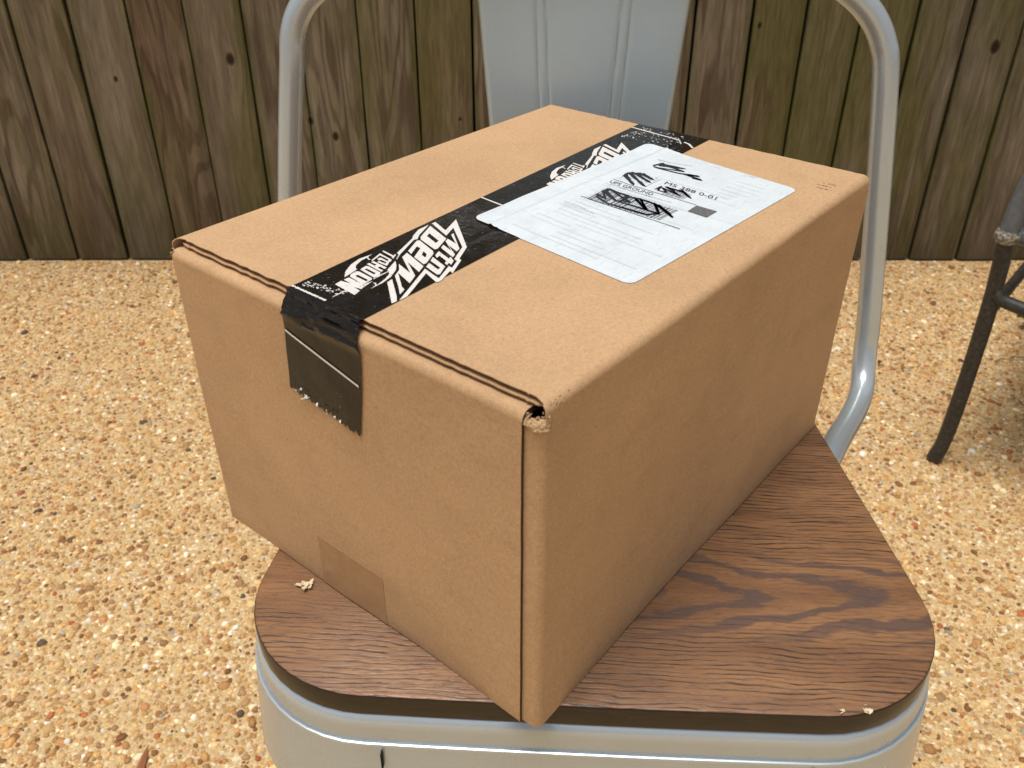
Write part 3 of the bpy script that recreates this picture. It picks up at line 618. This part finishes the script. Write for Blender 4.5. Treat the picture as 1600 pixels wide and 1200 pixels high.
# packing tape -----------------------------------------------------
def lerp(a, b, t): return a+(b-a)*t
def tape_edges(x):                                                  # y of the right and left tape edges on the top, x along the box
    f = x/0.3068; return lerp(0.0972, 0.1038, f), lerp(0.1443, 0.1564, f)
def seamdip(x, y):
    """the film sags into the seam towards the far end"""
    f = max(0.0, min(1.0, (x-0.225)/0.05)); q = abs(y-SEAM*1.016)
    return -0.0022*f*max(0.0, 1-q/0.0019)**0.7 - 0.00018*max(0, 1-q/0.004)
TO = 0.00022
def tape():
    nu = 110; prof = []
    # from the back down-turn, over the top, over the front edge, down the front face
    prof += [(BL+0.0012, z, 'b') for z in np.linspace(BH-0.055, BH-0.008, 8)]
    prof += [(BL-0.006+0.0072*math.sin(a), BH-0.0075+0.0077*math.cos(a), 'b') for a in np.linspace(math.pi/2, 0.1, 7)]
    prof += [(x, BH+TO, 't') for x in np.linspace(BL-0.008, 0.022, 90)]
    prof += [(x, BH+TO, 't') for x in np.linspace(0.0215, 0.0062, 22)]
    prof += [(0.0056, BH+0.0001, 'f'), (0.0050, BH-0.0004, 'f'), (0.0045, BH-0.0011, 'f'), (0.0041, BH-0.0019, 'f'), (0.0036, BH-0.0027, 'f'), (0.0030, BH-0.0035, 'f'), (0.0024, BH-0.0042, 'f'), (0.0017, BH-0.0050, 'f'), (0.0011, BH-0.0058, 'f'), (0.0006, BH-0.0067, 'f'), (0.0001, BH-0.0077, 'f'), (-0.0004, BH-0.0088, 'f'), (-0.0007, BH-0.0100, 'f'), (-0.0009, BH-0.0115, 'f')]
    prof += [(-0.0009, z, 'd') for z in np.linspace(BH-0.013, 0.126, 26)]
    rows = []; m = len(prof)
    for k, (x, z, kind) in enumerate(prof):
        row = []
        for j in range(nu+1):
            u = j/nu
            if kind in 'bt': a, b = tape_edges(min(max(x, 0), BL))
            elif kind == 'f': a, b = lerp(0.0972, 0.0935, (BH-z)/0.0115), lerp(0.1443, 0.1432, (BH-z)/0.0115)
            else: f = (BH-0.0115-z)/0.0375; a, b = lerp(0.0935, 0.1000, f), lerp(0.1432, 0.1470, f)
            y = lerp(a, b, u); px, pz = x, z
            if kind == 't': pz += seamdip(x, y)
            if kind == 'f' or (kind == 't' and x < 0.0085) or (kind == 'd' and z > BH-0.022):
                f = (1.0 if kind == 'f' else (0.25 if kind == 't' else max(0, 1-(BH-0.013-z)/0.006)**2*0.3))
                wv = nz_(y*34+k*0.12, k*0.72, 0.3)+0.35*nz_(y*190-k*0.5, k*0.7, 4.2)*(1 if u > 0.45 else 0.3)
                fold = 0.7*abs(nz_(y*60+k*0.35, k*0.5, 1.0))
                dd = f*(0.0014*abs(wv)+0.0010*fold+0.0004)
                if kind == 'd': px -= abs(dd)
                elif kind == 'f': dd += (0.0010*abs(math.sin((k-127)*0.95+0.4*nz_(y, 0, 0, 60))) if u < 0.55 else 0); px -= dd*0.9+0.0004; pz += dd*0.5+0.0003
                else: pz += abs(dd)*0.35
            if kind == 'd':
                px += -0.0 + bulge(0, y, z)*-1
                zend = lerp(0.1170, 0.1245, u) + 0.0006*nz_(y, 1, 2, 700)
                tooth = abs(((u*17) % 1)-0.5)*2
                zend += 0.0020*tooth*(0.4+1.6*abs(nz_(y, 3, 3, 170)))+0.0012*nz_(y, 8, 3, 240)
                f = (BH-0.0115-z)/(BH-0.0115-0.126); pz = lerp(BH-0.0115, zend, f)
            if kind == 'b': px += 0.0045+abs(bulge(BL, y, z))
            elif kind == 't' and x > 0.25: px += 0.0042*(x-0.25)/(BL-0.258)
            row.append(Vector((px, y, pz)))
        rows.append(row)
    V, F = grid(rows); F = [f[::-1] for f in F]
    o = mesh_obj('packing_tape', V, F, M_tape, BX)
    random.seed(21); fibres('frayed_end', [(-0.0022, 0.1400-0.0026*q, lerp(0.1262, 0.1215, q/12), 3 if q < 4 else 1, 0.0006, 0.0017) for q in range(13)], o, M_print)
    # printed logo, twice along the tape, and the thin dividing lines
    zf = lambda x, y: BH+TO+0.00016
    polys = D['logo']; second = [[[(p[0]+158.2, p[1]+4.0) for p in lp] for lp in loops] for loops in polys]
    V1, F1 = poly_mesh('x', polys, zf, None, None); V2, F2 = poly_mesh('x', second, zf, None, None)
    b = len(V1); V = V1+V2; F = F1+[tuple(b+k for k in f) for f in F2]
    def strip(pts, wd, z=None, n=60):
        """a ribbon following the surface between (x,y) points"""
        pts = [Vector(p) for p in pts]; b = len(V); tot = 0; out = []
        for i in range(len(pts)-1):
            for k in range(n): out.append(pts[i].lerp(pts[i+1], k/n))
        out.append(pts[-1])
        for i, p in enumerate(out):
            tg = (out[min(i+1, len(out)-1)]-out[max(i-1, 0)]).normalized(); q = Vector((-tg.y, tg.x))*wd/2*(1+0.25*nz_(p.x, p.y, 0, 900))
            for s in (1, -1): r = p+q*s; V.append(Vector((r.x, r.y, BH+TO+0.00016+seamdip(r.x, r.y))))
        for i in range(len(out)-1): F.append((b+2*i, b+2*i+1, b+2*i+3, b+2*i+2))
    strip([(0.1397, 0.1498), (0.1345, 0.1000)], 0.0011)
    strip([(0.2972, 0.1555), (0.2935, 0.1180), (0.2903, 0.1090), (0.2850, 0.1032)], 0.0014)
    # line that wraps onto the front face: runs down the front at an angle
    b = len(V); n = 40; p0, p1 = (0.1430, 0.1572), (0.0972, 0.1455)
    for i in range(n+1):
        f = i/n; y = lerp(p0[0], p1[0], f); z = lerp(p0[1], p1[1], f)
        x = -0.00135-bulge(0, y, z)
        V.append(Vector((x, y, z+0.0006))); V.append(Vector((x, y, z-0.0006)))
    for i in range(n): F.append((b+2*i, b+2*i+2, b+2*i+3, b+2*i+1))
    # white line painting the fold highlight along the front brow of the tape
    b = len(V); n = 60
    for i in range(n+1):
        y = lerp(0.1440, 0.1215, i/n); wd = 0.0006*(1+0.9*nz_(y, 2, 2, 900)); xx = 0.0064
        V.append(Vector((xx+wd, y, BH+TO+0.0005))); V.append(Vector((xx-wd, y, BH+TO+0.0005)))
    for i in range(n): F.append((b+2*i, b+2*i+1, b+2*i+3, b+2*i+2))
    # worn specks where the print has flaked
    def speck(cx, cy, r):
        b = len(V); k = random.randint(4, 6); a0 = random.random()*6
        for q in range(k): rr = r*random.uniform(0.5, 1.3); V.append(Vector((cx+rr*1.0*math.cos(a0+q*6.283/k), cy+rr*1.6*math.sin(a0+q*6.283/k), BH+TO+0.00017)))
        F.append(tuple(b+q for q in range(k)))
    for i in range(75):
        f = random.random(); speck(0.0125+0.003*random.gauss(0, 0.5)+0.004*f, lerp(0.142, 0.121, f), random.uniform(0.0001, 0.00055))
    for i in range(120): x = random.uniform(0.276, 0.302); speck(x, min(tape_edges(x)[1]-0.001, lerp(0.150, 0.116, random.random()**1.4)), random.uniform(0.0001, 0.0006)) 
    for i in range(140):
        x = random.uniform(0.01, 0.29); a, b_ = tape_edges(x); speck(x, random.uniform(a+.002, b_-.002), random.uniform(0.00006, 0.0002))
    mesh_obj('logo_and_glint', V, F, M_print, o, smooth=False)
tape()
# clear tape tail coming up from the bottom onto the front face
def clear_tape():
    rows = []; nu = 60
    for k in range(24):
        f = k/23; row = []
        for j in range(nu+1):
            u = j/nu; y = lerp(0.0955, 0.1440, u)+0.0004; zt = 0.0320+0.0003*u+0.0007*(abs(((u*34) % 1)-0.5)*2)
            z = lerp(0.0008, zt, f); row.append(Vector((-0.00018-bulge(0, y, z)-0.0, y, z)))
        rows.append(row)
    V, F = grid(rows); mesh_obj('clear_tape', V, [f[::-1] for f in F], M_clear, BX)
clear_tape()

# address label ----------------------------------------------------
LC = [Vector((c[0]/1000, c[1]/1000)) for c in D['lab']['corners']]   # near-left, near-right, far-right, far-left
e_s = LC[1]-LC[0]; e_t = LC[3]-LC[0]
def lab_st(x, y):
    p = Vector((x, y))-LC[0]; den = e_s.x*e_t.y-e_s.y*e_t.x
    return (p.x*e_t.y-p.y*e_t.x)/den, (e_s.x*p.y-e_s.y*p.x)/den
def lab_z(x, y):
    s, t_ = lab_st(x, y)
    a, b = tape_edges(x); stp = 0.00028/(1+math.exp(-(y-a)/0.0006))
    ridge = 0.00085*math.exp(-((s-0.135-0.01*t_)/0.011)**2)+0.0004*math.exp(-((s-0.175)/0.008)**2)
    wav = 0.00022*(nz_(x, y, 0, 55)+0.5)*max(0, 1-s*2.2)
    lift = 0.0006*max(0, t_-0.9)/0.1*max(0, 0.4-s)/0.4 + 0.0002*max(0, 0.05-t_)/0.05*max(0, 1-abs(s-0.13)/0.1)
    return BH+0.00034+stp+ridge+wav+lift
def address_label():
    n = 90; rows = []
    for i in range(n+1):
        row = []
        for j in range(n+1):
            s, t_ = i/n, j/n; w_, h_ = 0.104, 0.157; r = 0.0052
            X, Y = s*w_, t_*h_
            for cx, cy, sx, sy in ((r, r, -1, -1), (w_-r, r, 1, -1), (w_-r, h_-r, 1, 1), (r, h_-r, -1, 1)):
                dx, dy = (X-cx)*sx, (Y-cy)*sy
                if dx > 0 and dy > 0:
                    L = math.hypot(dx, dy); mx = max(dx, dy); X, Y = cx+sx*dx*mx/L, cy+sy*dy*mx/L
            s, t_ = X/w_, Y/h_
            p = LC[0]*(1-s)*(1-t_)+LC[1]*s*(1-t_)+LC[2]*s*t_+LC[3]*(1-s)*t_
            row.append(Vector((p.x, p.y, lab_z(p.x, p.y))))
        rows.append(row)
    V, F = grid(rows); 
    o = mesh_obj('address_label', V, F, M_label, BX)
    if o.data.polygons[0].normal.z < 0: o.data.flip_normals()
    L = D['lab']; V, F, mi = [], [], []
    def stroke(pts, wd, mat, dz=0.00012, vary=0.0):
        pts = [Vector((p[0]/1000, p[1]/1000)) for p in pts]; out = []
        for i in range(len(pts)-1):
            k = max(2, int((pts[i+1]-pts[i]).length/0.0012)); out += [pts[i].lerp(pts[i+1], q/k) for q in range(k)]
        out.append(pts[-1]); b = len(V)
        for i, p in enumerate(out):
            tg = (out[min(i+1, len(out)-1)]-out[max(i-1, 0)]); tg = tg.normalized() if tg.length > 1e-9 else Vector((1, 0)); q = Vector((-tg.y, tg.x))*wd/2
            q *= 1+vary*nz_(i*0.31, p.x*300, 2)
            for s in (1, -1): r = p+q*s; V.append(Vector((r.x, r.y, lab_z(r.x, r.y)+dz)))
        for i in range(len(out)-1): F.append((b+2*i, b+2*i+1, b+2*i+3, b+2*i+2)); mi.append(mat)
    def quad(pts, mat, dz=0.00012):
        b = len(V); V.extend([Vector((p[0]/1000, p[1]/1000, lab_z(p[0]/1000, p[1]/1000)+dz)) for p in pts]); F.append((b, b+1, b+2, b+3)); mi.append(mat)
    for a, c, wd in L['lines']: stroke([a, c], wd/1000, 0 if wd > 0.2 else 1)
    quad(L['block'], 3)
    lp = lambda a, b, f: (a[0]+(b[0]-a[0])*f, a[1]+(b[1]-a[1])*f)
    q = L['bar']; f = 0.01
    while f < 0.99:
        wd = random.choice((0.22, 0.22, 0.45, 0.7)); a, c = lp(q[0], q[1], f), lp(q[3], q[2], f); stroke([a, c], wd/1000, 0, 0.00010); f += (wd+random.choice((0.35, 0.5, 0.9)))/math.dist(q[0], q[1])
    q = L['bar2']; f = 0.25
    while f < 0.99:
        wd = random.choice((0.2, 0.35)); stroke([lp(q[0], q[1], f), lp(q[3], q[2], f)], wd/1000, 0, 0.0001); f += (wd+random.choice((0.4, 0.8)))/math.dist(q[0], q[1])
    q = L['box2d']
    for i in range(230):
        u, v = random.random(), random.random(); a = lp(lp(q[0], q[1], u), lp(q[3], q[2], u), v); stroke([a, (a[0]+0.35, a[1]+0.1)], 0.0003, 1 if random.random() < 0.5 else 0, 0.0001)
    for k, s in [(k_, [(p[0]+random.gauss(0, jt), p[1]+random.gauss(0, jt)) for p in s_]) for jt in (0, 0.55) for k_, s_ in enumerate(L['scr'])]: stroke(s, (0.0014, 0.0016, 0.0009, 0.0014, 0.0012)[k], 2, 0.00020+0.00002*k, 0.5)
    def greek(a, c, wd, mat=1):
        Ld = math.dist(a, c); f = 0
        while f < 1:
            g = random.uniform(0.5, 2.2)/Ld; stroke([lp(a, c, f), lp(a, c, min(1, f+g))], wd*random.uniform(0.6, 1)/1000, mat); f += g+random.uniform(0.25, 0.7)/Ld
    for a, c in L['faint']: greek(a, c, 0.9)
    for a, c in L['fl2']: greek(a, c, 0.7)
    # ghost of the second page, showing faintly through the plastic
    cn = L['corners']
    def at_(s_, t_): a, b = lp(cn[0], cn[1], s_), lp(cn[3], cn[2], s_); return lp(a, b, t_)
    for k in range(15):
        tt = 0.06+0.029*k+random.uniform(-.004, .004); s0 = random.choice((0.20, 0.24, 0.42)); greek(at_(s0, tt), at_(min(0.94, s0+random.uniform(0.15, 0.6)), tt+0.004), random.choice((0.4, 0.55)), 4)
    for k in range(7):
        tt = 0.70+0.035*k; greek(at_(0.70, tt), at_(random.uniform(0.78, 0.92), tt+0.003), 0.45, 4)
    stroke([at_(0.125, 0.03), at_(0.125, 0.97)], 0.0005, 4)
    mesh_obj('printed_form', V, F, [M_black, M_grey, M_ink, M_block, M_ghost], o, False, mi)
    for txt, (O, E, U) in (('MS 388 0-01', L['ms']), ('UPS GROUND', L['ups'])):
        cu = bpy.data.curves.new('lettering', 'FONT'); cu.body = txt; cu.size = 1; cu.resolution_u = 6
        tmp = bpy.data.objects.new('tmp_lettering', cu); C.objects.link(tmp); bpy.context.view_layer.update()
        me = bpy.data.meshes.new_from_object(tmp.evaluated_get(bpy.context.evaluated_depsgraph_get())); bpy.data.objects.remove(tmp)
        co = np.array([v.co[:] for v in me.vertices]); mn, mx = co.min(0), co.max(0)
        O, E, U = (np.array(q)/1000 for q in (O, E, U))
        for v in me.vertices:
            u = (v.co.x-mn[0])/(mx[0]-mn[0]); h = (v.co.y-mn[1])/(mx[1]-mn[1]); p = O+(E-O)*u+(U-O)*h
            v.co = (p[0], p[1], lab_z(p[0], p[1])+0.00018)
        me.update()
        if me.polygons[0].normal.z < 0: me.flip_normals()
        me.materials.clear(); me.materials.append(M_black); q = bpy.data.objects.new('lettering', me); C.objects.link(q); q.parent = o
address_label()
for sp_ in [(0.0046, 0.0010, BH-0.0048, 20, 0.0008, 0.0013), (0.0028, 0.0040, ZT+0.0010, 34, 0.0010, 0.0013), (0.0022, 0.0080, ZT+0.0026, 14, 0.0006, 0.0011), (0.002, BW+0.0015, BH-0.0075, 18, 0.0008, 0.0015), (0.0030, 0.0010, 0.0002, 8, 0.0005, 0.0015), (BL, 0.0016, BH-0.003, 12, 0.0008, 0.0015)]: fibres('torn_corner', [sp_], BX)
# the crushed top of the glue tab, a crumpled lip of board under the flap corner
rows = []
for i in range(15):
    f = i/14; row = []
    for j in range(19):
        u = j/18; a = -math.pi/2-(math.pi/2)*min(1, u/0.55); yy_ = 0.0046+0.0046*math.sin(a) if u < 0.55 else 0.0046*0+0.0046+0.0042*(u-0.55)/0.45*1.0
        xx_ = 0.0048+0.0044*math.cos(a) if u < 0.55 else 0.0004+0.0010
        h = 0.0040+0.0018*nz_(u*4, 1.3, 5.0)-0.0018*u
        n_ = 0.0007*nz_(u*13, f*6, 2)+0.0004*nz_(u*31, f*17, 8)
        row.append(warp(Vector((xx_+0.0016*f*f-n_, yy_+0.0009*f*f*(1-u)-n_*(1-u), ZT-0.0012+h*f))))
    rows.append(row)
V, F = grid(rows); o = mesh_obj('crushed_tab', V, F, M_torn, BX); md = o.modifiers.new('thickness', 'SOLIDIFY'); md.thickness = 0.0016; md.offset = 0
# faint dark smudges rubbed into the long edge
def smudge():
    V, F = [], []
    for i in range(12):
        x = 0.006+abs(random.gauss(0, 0.007)); a = rad(random.uniform(15, 60)); R = 0.0043+0.00007; b = len(V); l = random.uniform(0.0003, 0.0011); w_ = random.uniform(0.02, 0.05)
        P = lambda xx, aa: Vector((xx, R-R*math.cos(aa)-0.0, BH-R+R*math.sin(aa)-0.0)) + Vector((0, -0.00006*math.cos(aa), 0.00006*math.sin(aa)))
        V += [P(x, a-w_), P(x+l, a-w_*0.6), P(x+l*1.1, a+w_), P(x-l*0.2, a+w_*0.7)]; F.append((b, b+1, b+2, b+3))
    mesh_obj('scuff_marks', V, F, M_core, BX, False)
    # little stamped code near the far right corner of the top
    V, F = [], []
    for i in range(26):
        x = random.choice((0.2700, 0.2745, 0.2790))+random.uniform(-.0004, .0004); y = 0.0095+random.random()*0.008; b = len(V); r = 0.0003
        V += [Vector((x-r, y-r*1.5, BH+0.0001)), Vector((x+r, y-r, BH+0.0001)), Vector((x+r, y+r, BH+0.0001)), Vector((x-r, y+r*1.5, BH+0.0001))]; F.append((b, b+1, b+2, b+3))
    mesh_obj('stamped_code', V, F, M_black, BX, False)
smudge()

# ------------------------------------------------------------------ dark patio chair at the right edge
t = NT('charcoal_cast_metal', 0.55, 0.4); v = t.coord()
M_char = t.done(t.ramp(t.noise(v, 160, 4, 0.65), [(0.35, (0.020, 0.019, 0.016)), (0.62, (0.045, 0.043, 0.037)), (0.8, (0.12, 0.115, 0.10))]), 0.5, t.bump(t.noise(v, 500, 3), 0.0006, 0.5))
t = NT('grey_powder_coat', 0.4, 0.45); v = t.coord()
M_grarm = t.done(t.ramp(t.noise(v, 120, 3), [(0.3, (0.10, 0.115, 0.135)), (0.7, (0.15, 0.165, 0.19))]), 0.4)
t = NT('worn_collar', 0.6, 0.4); v = t.coord()
M_coll = t.done(t.ramp(t.noise(v, 260, 4, 0.7), [(0.45, (0.10, 0.095, 0.08)), (0.62, (0.46, 0.43, 0.36))]), 0.55)
t = NT('sling_fabric', 0.9, 0.2); wv = t.n('TexChecker'); wv.inputs['Scale'].default_value = 600; t.l(t.coord(), wv.inputs[0])
M_sling = t.done(t.mix(wv.outputs['Fac'], (0.05, 0.055, 0.06), (0.14, 0.13, 0.12)))
def patio_chair():
    a = rad(-40); R = empty('patio_chair', (0.744, 1.262, 0), a)
    tag(R, 'dark grey metal patio chair cut off by the right edge of the photo', 'patio chair')
    S = 0.50; SY = 0.63
    def leg(x, y, sx, sy):
        p = catmull([(x, y, 0.004), (x+0.007*sx, y+0.003*sy, 0.05), (x+0.010*sx, y+0.004*sy, 0.16), (x+0.010*sx, y+0.004*sy, 0.29), (x+0.007*sx, y+0.003*sy, 0.375), (x+0.004*sx, y, 0.425)], 5)
        L = tube('leg', p, [0.0125+0.0012*math.sin(i) * 0.1 for i in range(len(p))], M_char, R, 18)
        q = tube('collar', [(x+0.004*sx, y, 0.418), (x+0.004*sx, y, 0.424), (x+0.004*sx, y, 0.432), (x+0.004*sx, y, 0.438)], [0.0145, 0.0185, 0.0185, 0.0155], M_coll, L, 20)
    for x, y, sx, sy in ((0, 0, 1, 1), (S, 0, -1, 1), (0, SY, 1, -1), (S, SY, -1, -1)): leg(x, y, sx, sy)
    for y in (0, SY):
        tube('arm', catmull([(0.004, y, 0.436), (0.008, y, 0.49), (0.022, y, 0.56), (0.06, y, 0.615), (0.15, y, 0.635), (0.34, y, 0.63), (S-0.01, y, 0.60), (S+0.03, y, 0.57)], 6), 0.0145, M_grarm, R, 20)
        tube('side_rail', catmull([(0.012, y, 0.335), (0.05, y, 0.322), (0.25, y, 0.315), (S-0.05, y, 0.322), (S-0.012, y, 0.335)], 5), 0.0105, M_char, R, 16)
        tube('seat_rail', catmull([(-0.01, y*0.92+0.02, 0.43), (0.2, y*0.92+0.02, 0.395), (S-0.02, y*0.92+0.02, 0.385), (S+0.03, y*0.92+0.02, 0.43), (S+0.16, y*0.92+0.02, 0.95)], 6), 0.012, M_grarm, R, 16)
    for x in (0.012, S-0.012): tube('cross_rail', [(x, 0.012, 0.30), (x, SY-0.012, 0.30)], 0.009, M_char, R, 14)
    line = catmull([(0.02, 0, 0.432), (0.2, 0, 0.395), (S-0.02, 0, 0.385), (S+0.03, 0, 0.43), (S+0.16, 0, 0.95)], 8)
    rows = [[Vector((p.x, 0.03+(SY-0.06)*k/8, p.z+0.004)) for k in range(9)] for p in line]
    V, F = grid(rows); o = mesh_obj('sling', V, F, M_sling, R); md = o.modifiers.new('thickness', 'SOLIDIFY'); md.thickness = 0.003
patio_chair()

# ------------------------------------------------------------------ small debris
M_twig = NT('dead_twig', 0.8, 0.2).done((0.055, 0.032, 0.018))
M_leafb = NT('dead_leaf', 0.7, 0.3).done((0.085, 0.022, 0.015))
M_leafg = NT('green_leaf', 0.5, 0.4).done((0.07, 0.15, 0.035))
M_flake = NT('pale_flake', 0.7, 0.3).done((0.66, 0.54, 0.36))
M_splint = NT('red_splinter', 0.8, 0.2).done((0.36, 0.15, 0.075))
o = tube('twig', catmull([(-0.024, 0.004, 0.006), (-0.012, 0.008, 0.0085), (0.0, 0.009, 0.008), (0.009, 0.006, 0.007), (0.013, -0.003, 0.006)], 5), 0.0011, M_twig, None, 8); o.location = (0.868, 1.878, 0)
tag(o, 'short hooked dark twig lying near the fence beside the chair tube', 'twig')
o = tube('twig', catmull([(-0.03, -0.006, 0.005), (-0.015, 0.003, 0.007), (0.0, 0.0, 0.0065), (0.014, 0.009, 0.0075), (0.030, 0.008, 0.007), (0.045, 0.016, 0.006)], 5), 0.0008, M_twig, None, 8); o.location = (1.03, 1.595, 0)
tag(o, 'thin wavy twig lying behind the patio chair leg', 'twig')
def leaf(name, loc, L, W, mat, rz, label, cat, curl=0.004, z0=0.005, parent=None, tilt=0.0):
    rows = []
    for i in range(9):
        f = i/8; hw = W*math.sin(math.pi*min(1, f*0.96+0.04))**0.8
        rows.append([Vector((L*(f-0.5), hw*k/2, z0+curl*math.sin(f*2.6)+abs(k)*curl*0.25+tilt*f*L)) for k in (-2, -1, 0, 1, 2)])
    V, F = grid(rows); o = mesh_obj(name, V, F, mat, parent); o.location = loc; o.rotation_euler = (0, 0, rz)
    if label: tag(o, label, cat)
    return o
leaf('dead_leaf', (0.758, 1.583, 0), 0.012, 0.004, M_leafb, 0.9, 'tiny dark red dead leaf on the patio right of the chair tube', 'leaf')
wd = empty('weed', (1.135, 1.735, 0)); tag(wd, 'small green weed growing in the patio at the right edge', 'weed')
for k in range(6): leaf('leaf', (0.012*math.cos(k*1.05), 0.012*math.sin(k*1.05), 0), 0.034, 0.007, M_leafg, k*1.05, None, None, 0.012, 0.006, wd, 0.5)
# green chip of glass-like leaf on the left
leaf('green_chip', (-0.345, 0.98, 0), 0.009, 0.0035, NT('pale_green_stone', 0.6, 0.3).done((0.30, 0.40, 0.22)), 0.3, 'tiny pale green chip among the pebbles left of the wood seat', 'chip', 0.0015, 0.004)
# reddish splinter near the bottom left
V = [(-0.006, -0.022, 0.004), (0.006, -0.022, 0.004), (0.003, 0.004, 0.006), (0.0, 0.020, 0.006), (-0.004, 0.002, 0.006), (0, -0.022, 0.010), (0, 0.002, 0.0095)]
o = mesh_obj('wood_splinter', V, [(0, 4, 6, 5), (5, 6, 2, 1), (4, 3, 6), (6, 3, 2), (0, 5, 1)], M_splint, None, False); o.location = (-0.445, 0.668, 0)
tag(o, 'pointed reddish wood splinter lying on the pebbles at the lower left', 'splinter')
# pale shred on the seat, left of the box
def shred(name, loc, label, n, spr, ln, seed):
    random.seed(seed); V, F = [], []
    for i in range(n):
        a = random.uniform(0, 6.28); p = Vector((random.gauss(0, spr), random.gauss(0, spr), random.uniform(0.0004, 0.002))); d_ = Vector((math.cos(a), math.sin(a), random.uniform(-0.15, 0.5)))*ln*random.uniform(0.5, 1); s = Vector((-math.sin(a), math.cos(a), 0.3))*ln*random.uniform(0.10, 0.3); b = len(V)
        V += [p-s, p+s, p+d_*0.6+s*1.1, p+d_, p+d_*0.7-s]; F.append(tuple(range(b, b+5)))
    for v_ in V: v_.z = max(0.0003, v_.z)
    o = mesh_obj(name, V, F, M_flake, None, False); o.location = loc; tag(o, label, 'shred'); return o
shred('paper_shred', (-0.1115, 0.3475, SEAT), 'frayed cream shred lying on the wood seat left of the box', 20, 0.0011, 0.0042, 3)
shred('paper_shred', (0.1535, 0.2685, SEAT-0.0010), 'left one of two tiny pale fibres caught on the front edge of the seat', 4, 0.0004, 0.0030, 5)
shred('paper_shred', (0.1645, 0.2682, SEAT-0.0010), 'right one of two tiny pale fibres caught on the front edge of the seat', 6, 0.0008, 0.0032, 8)
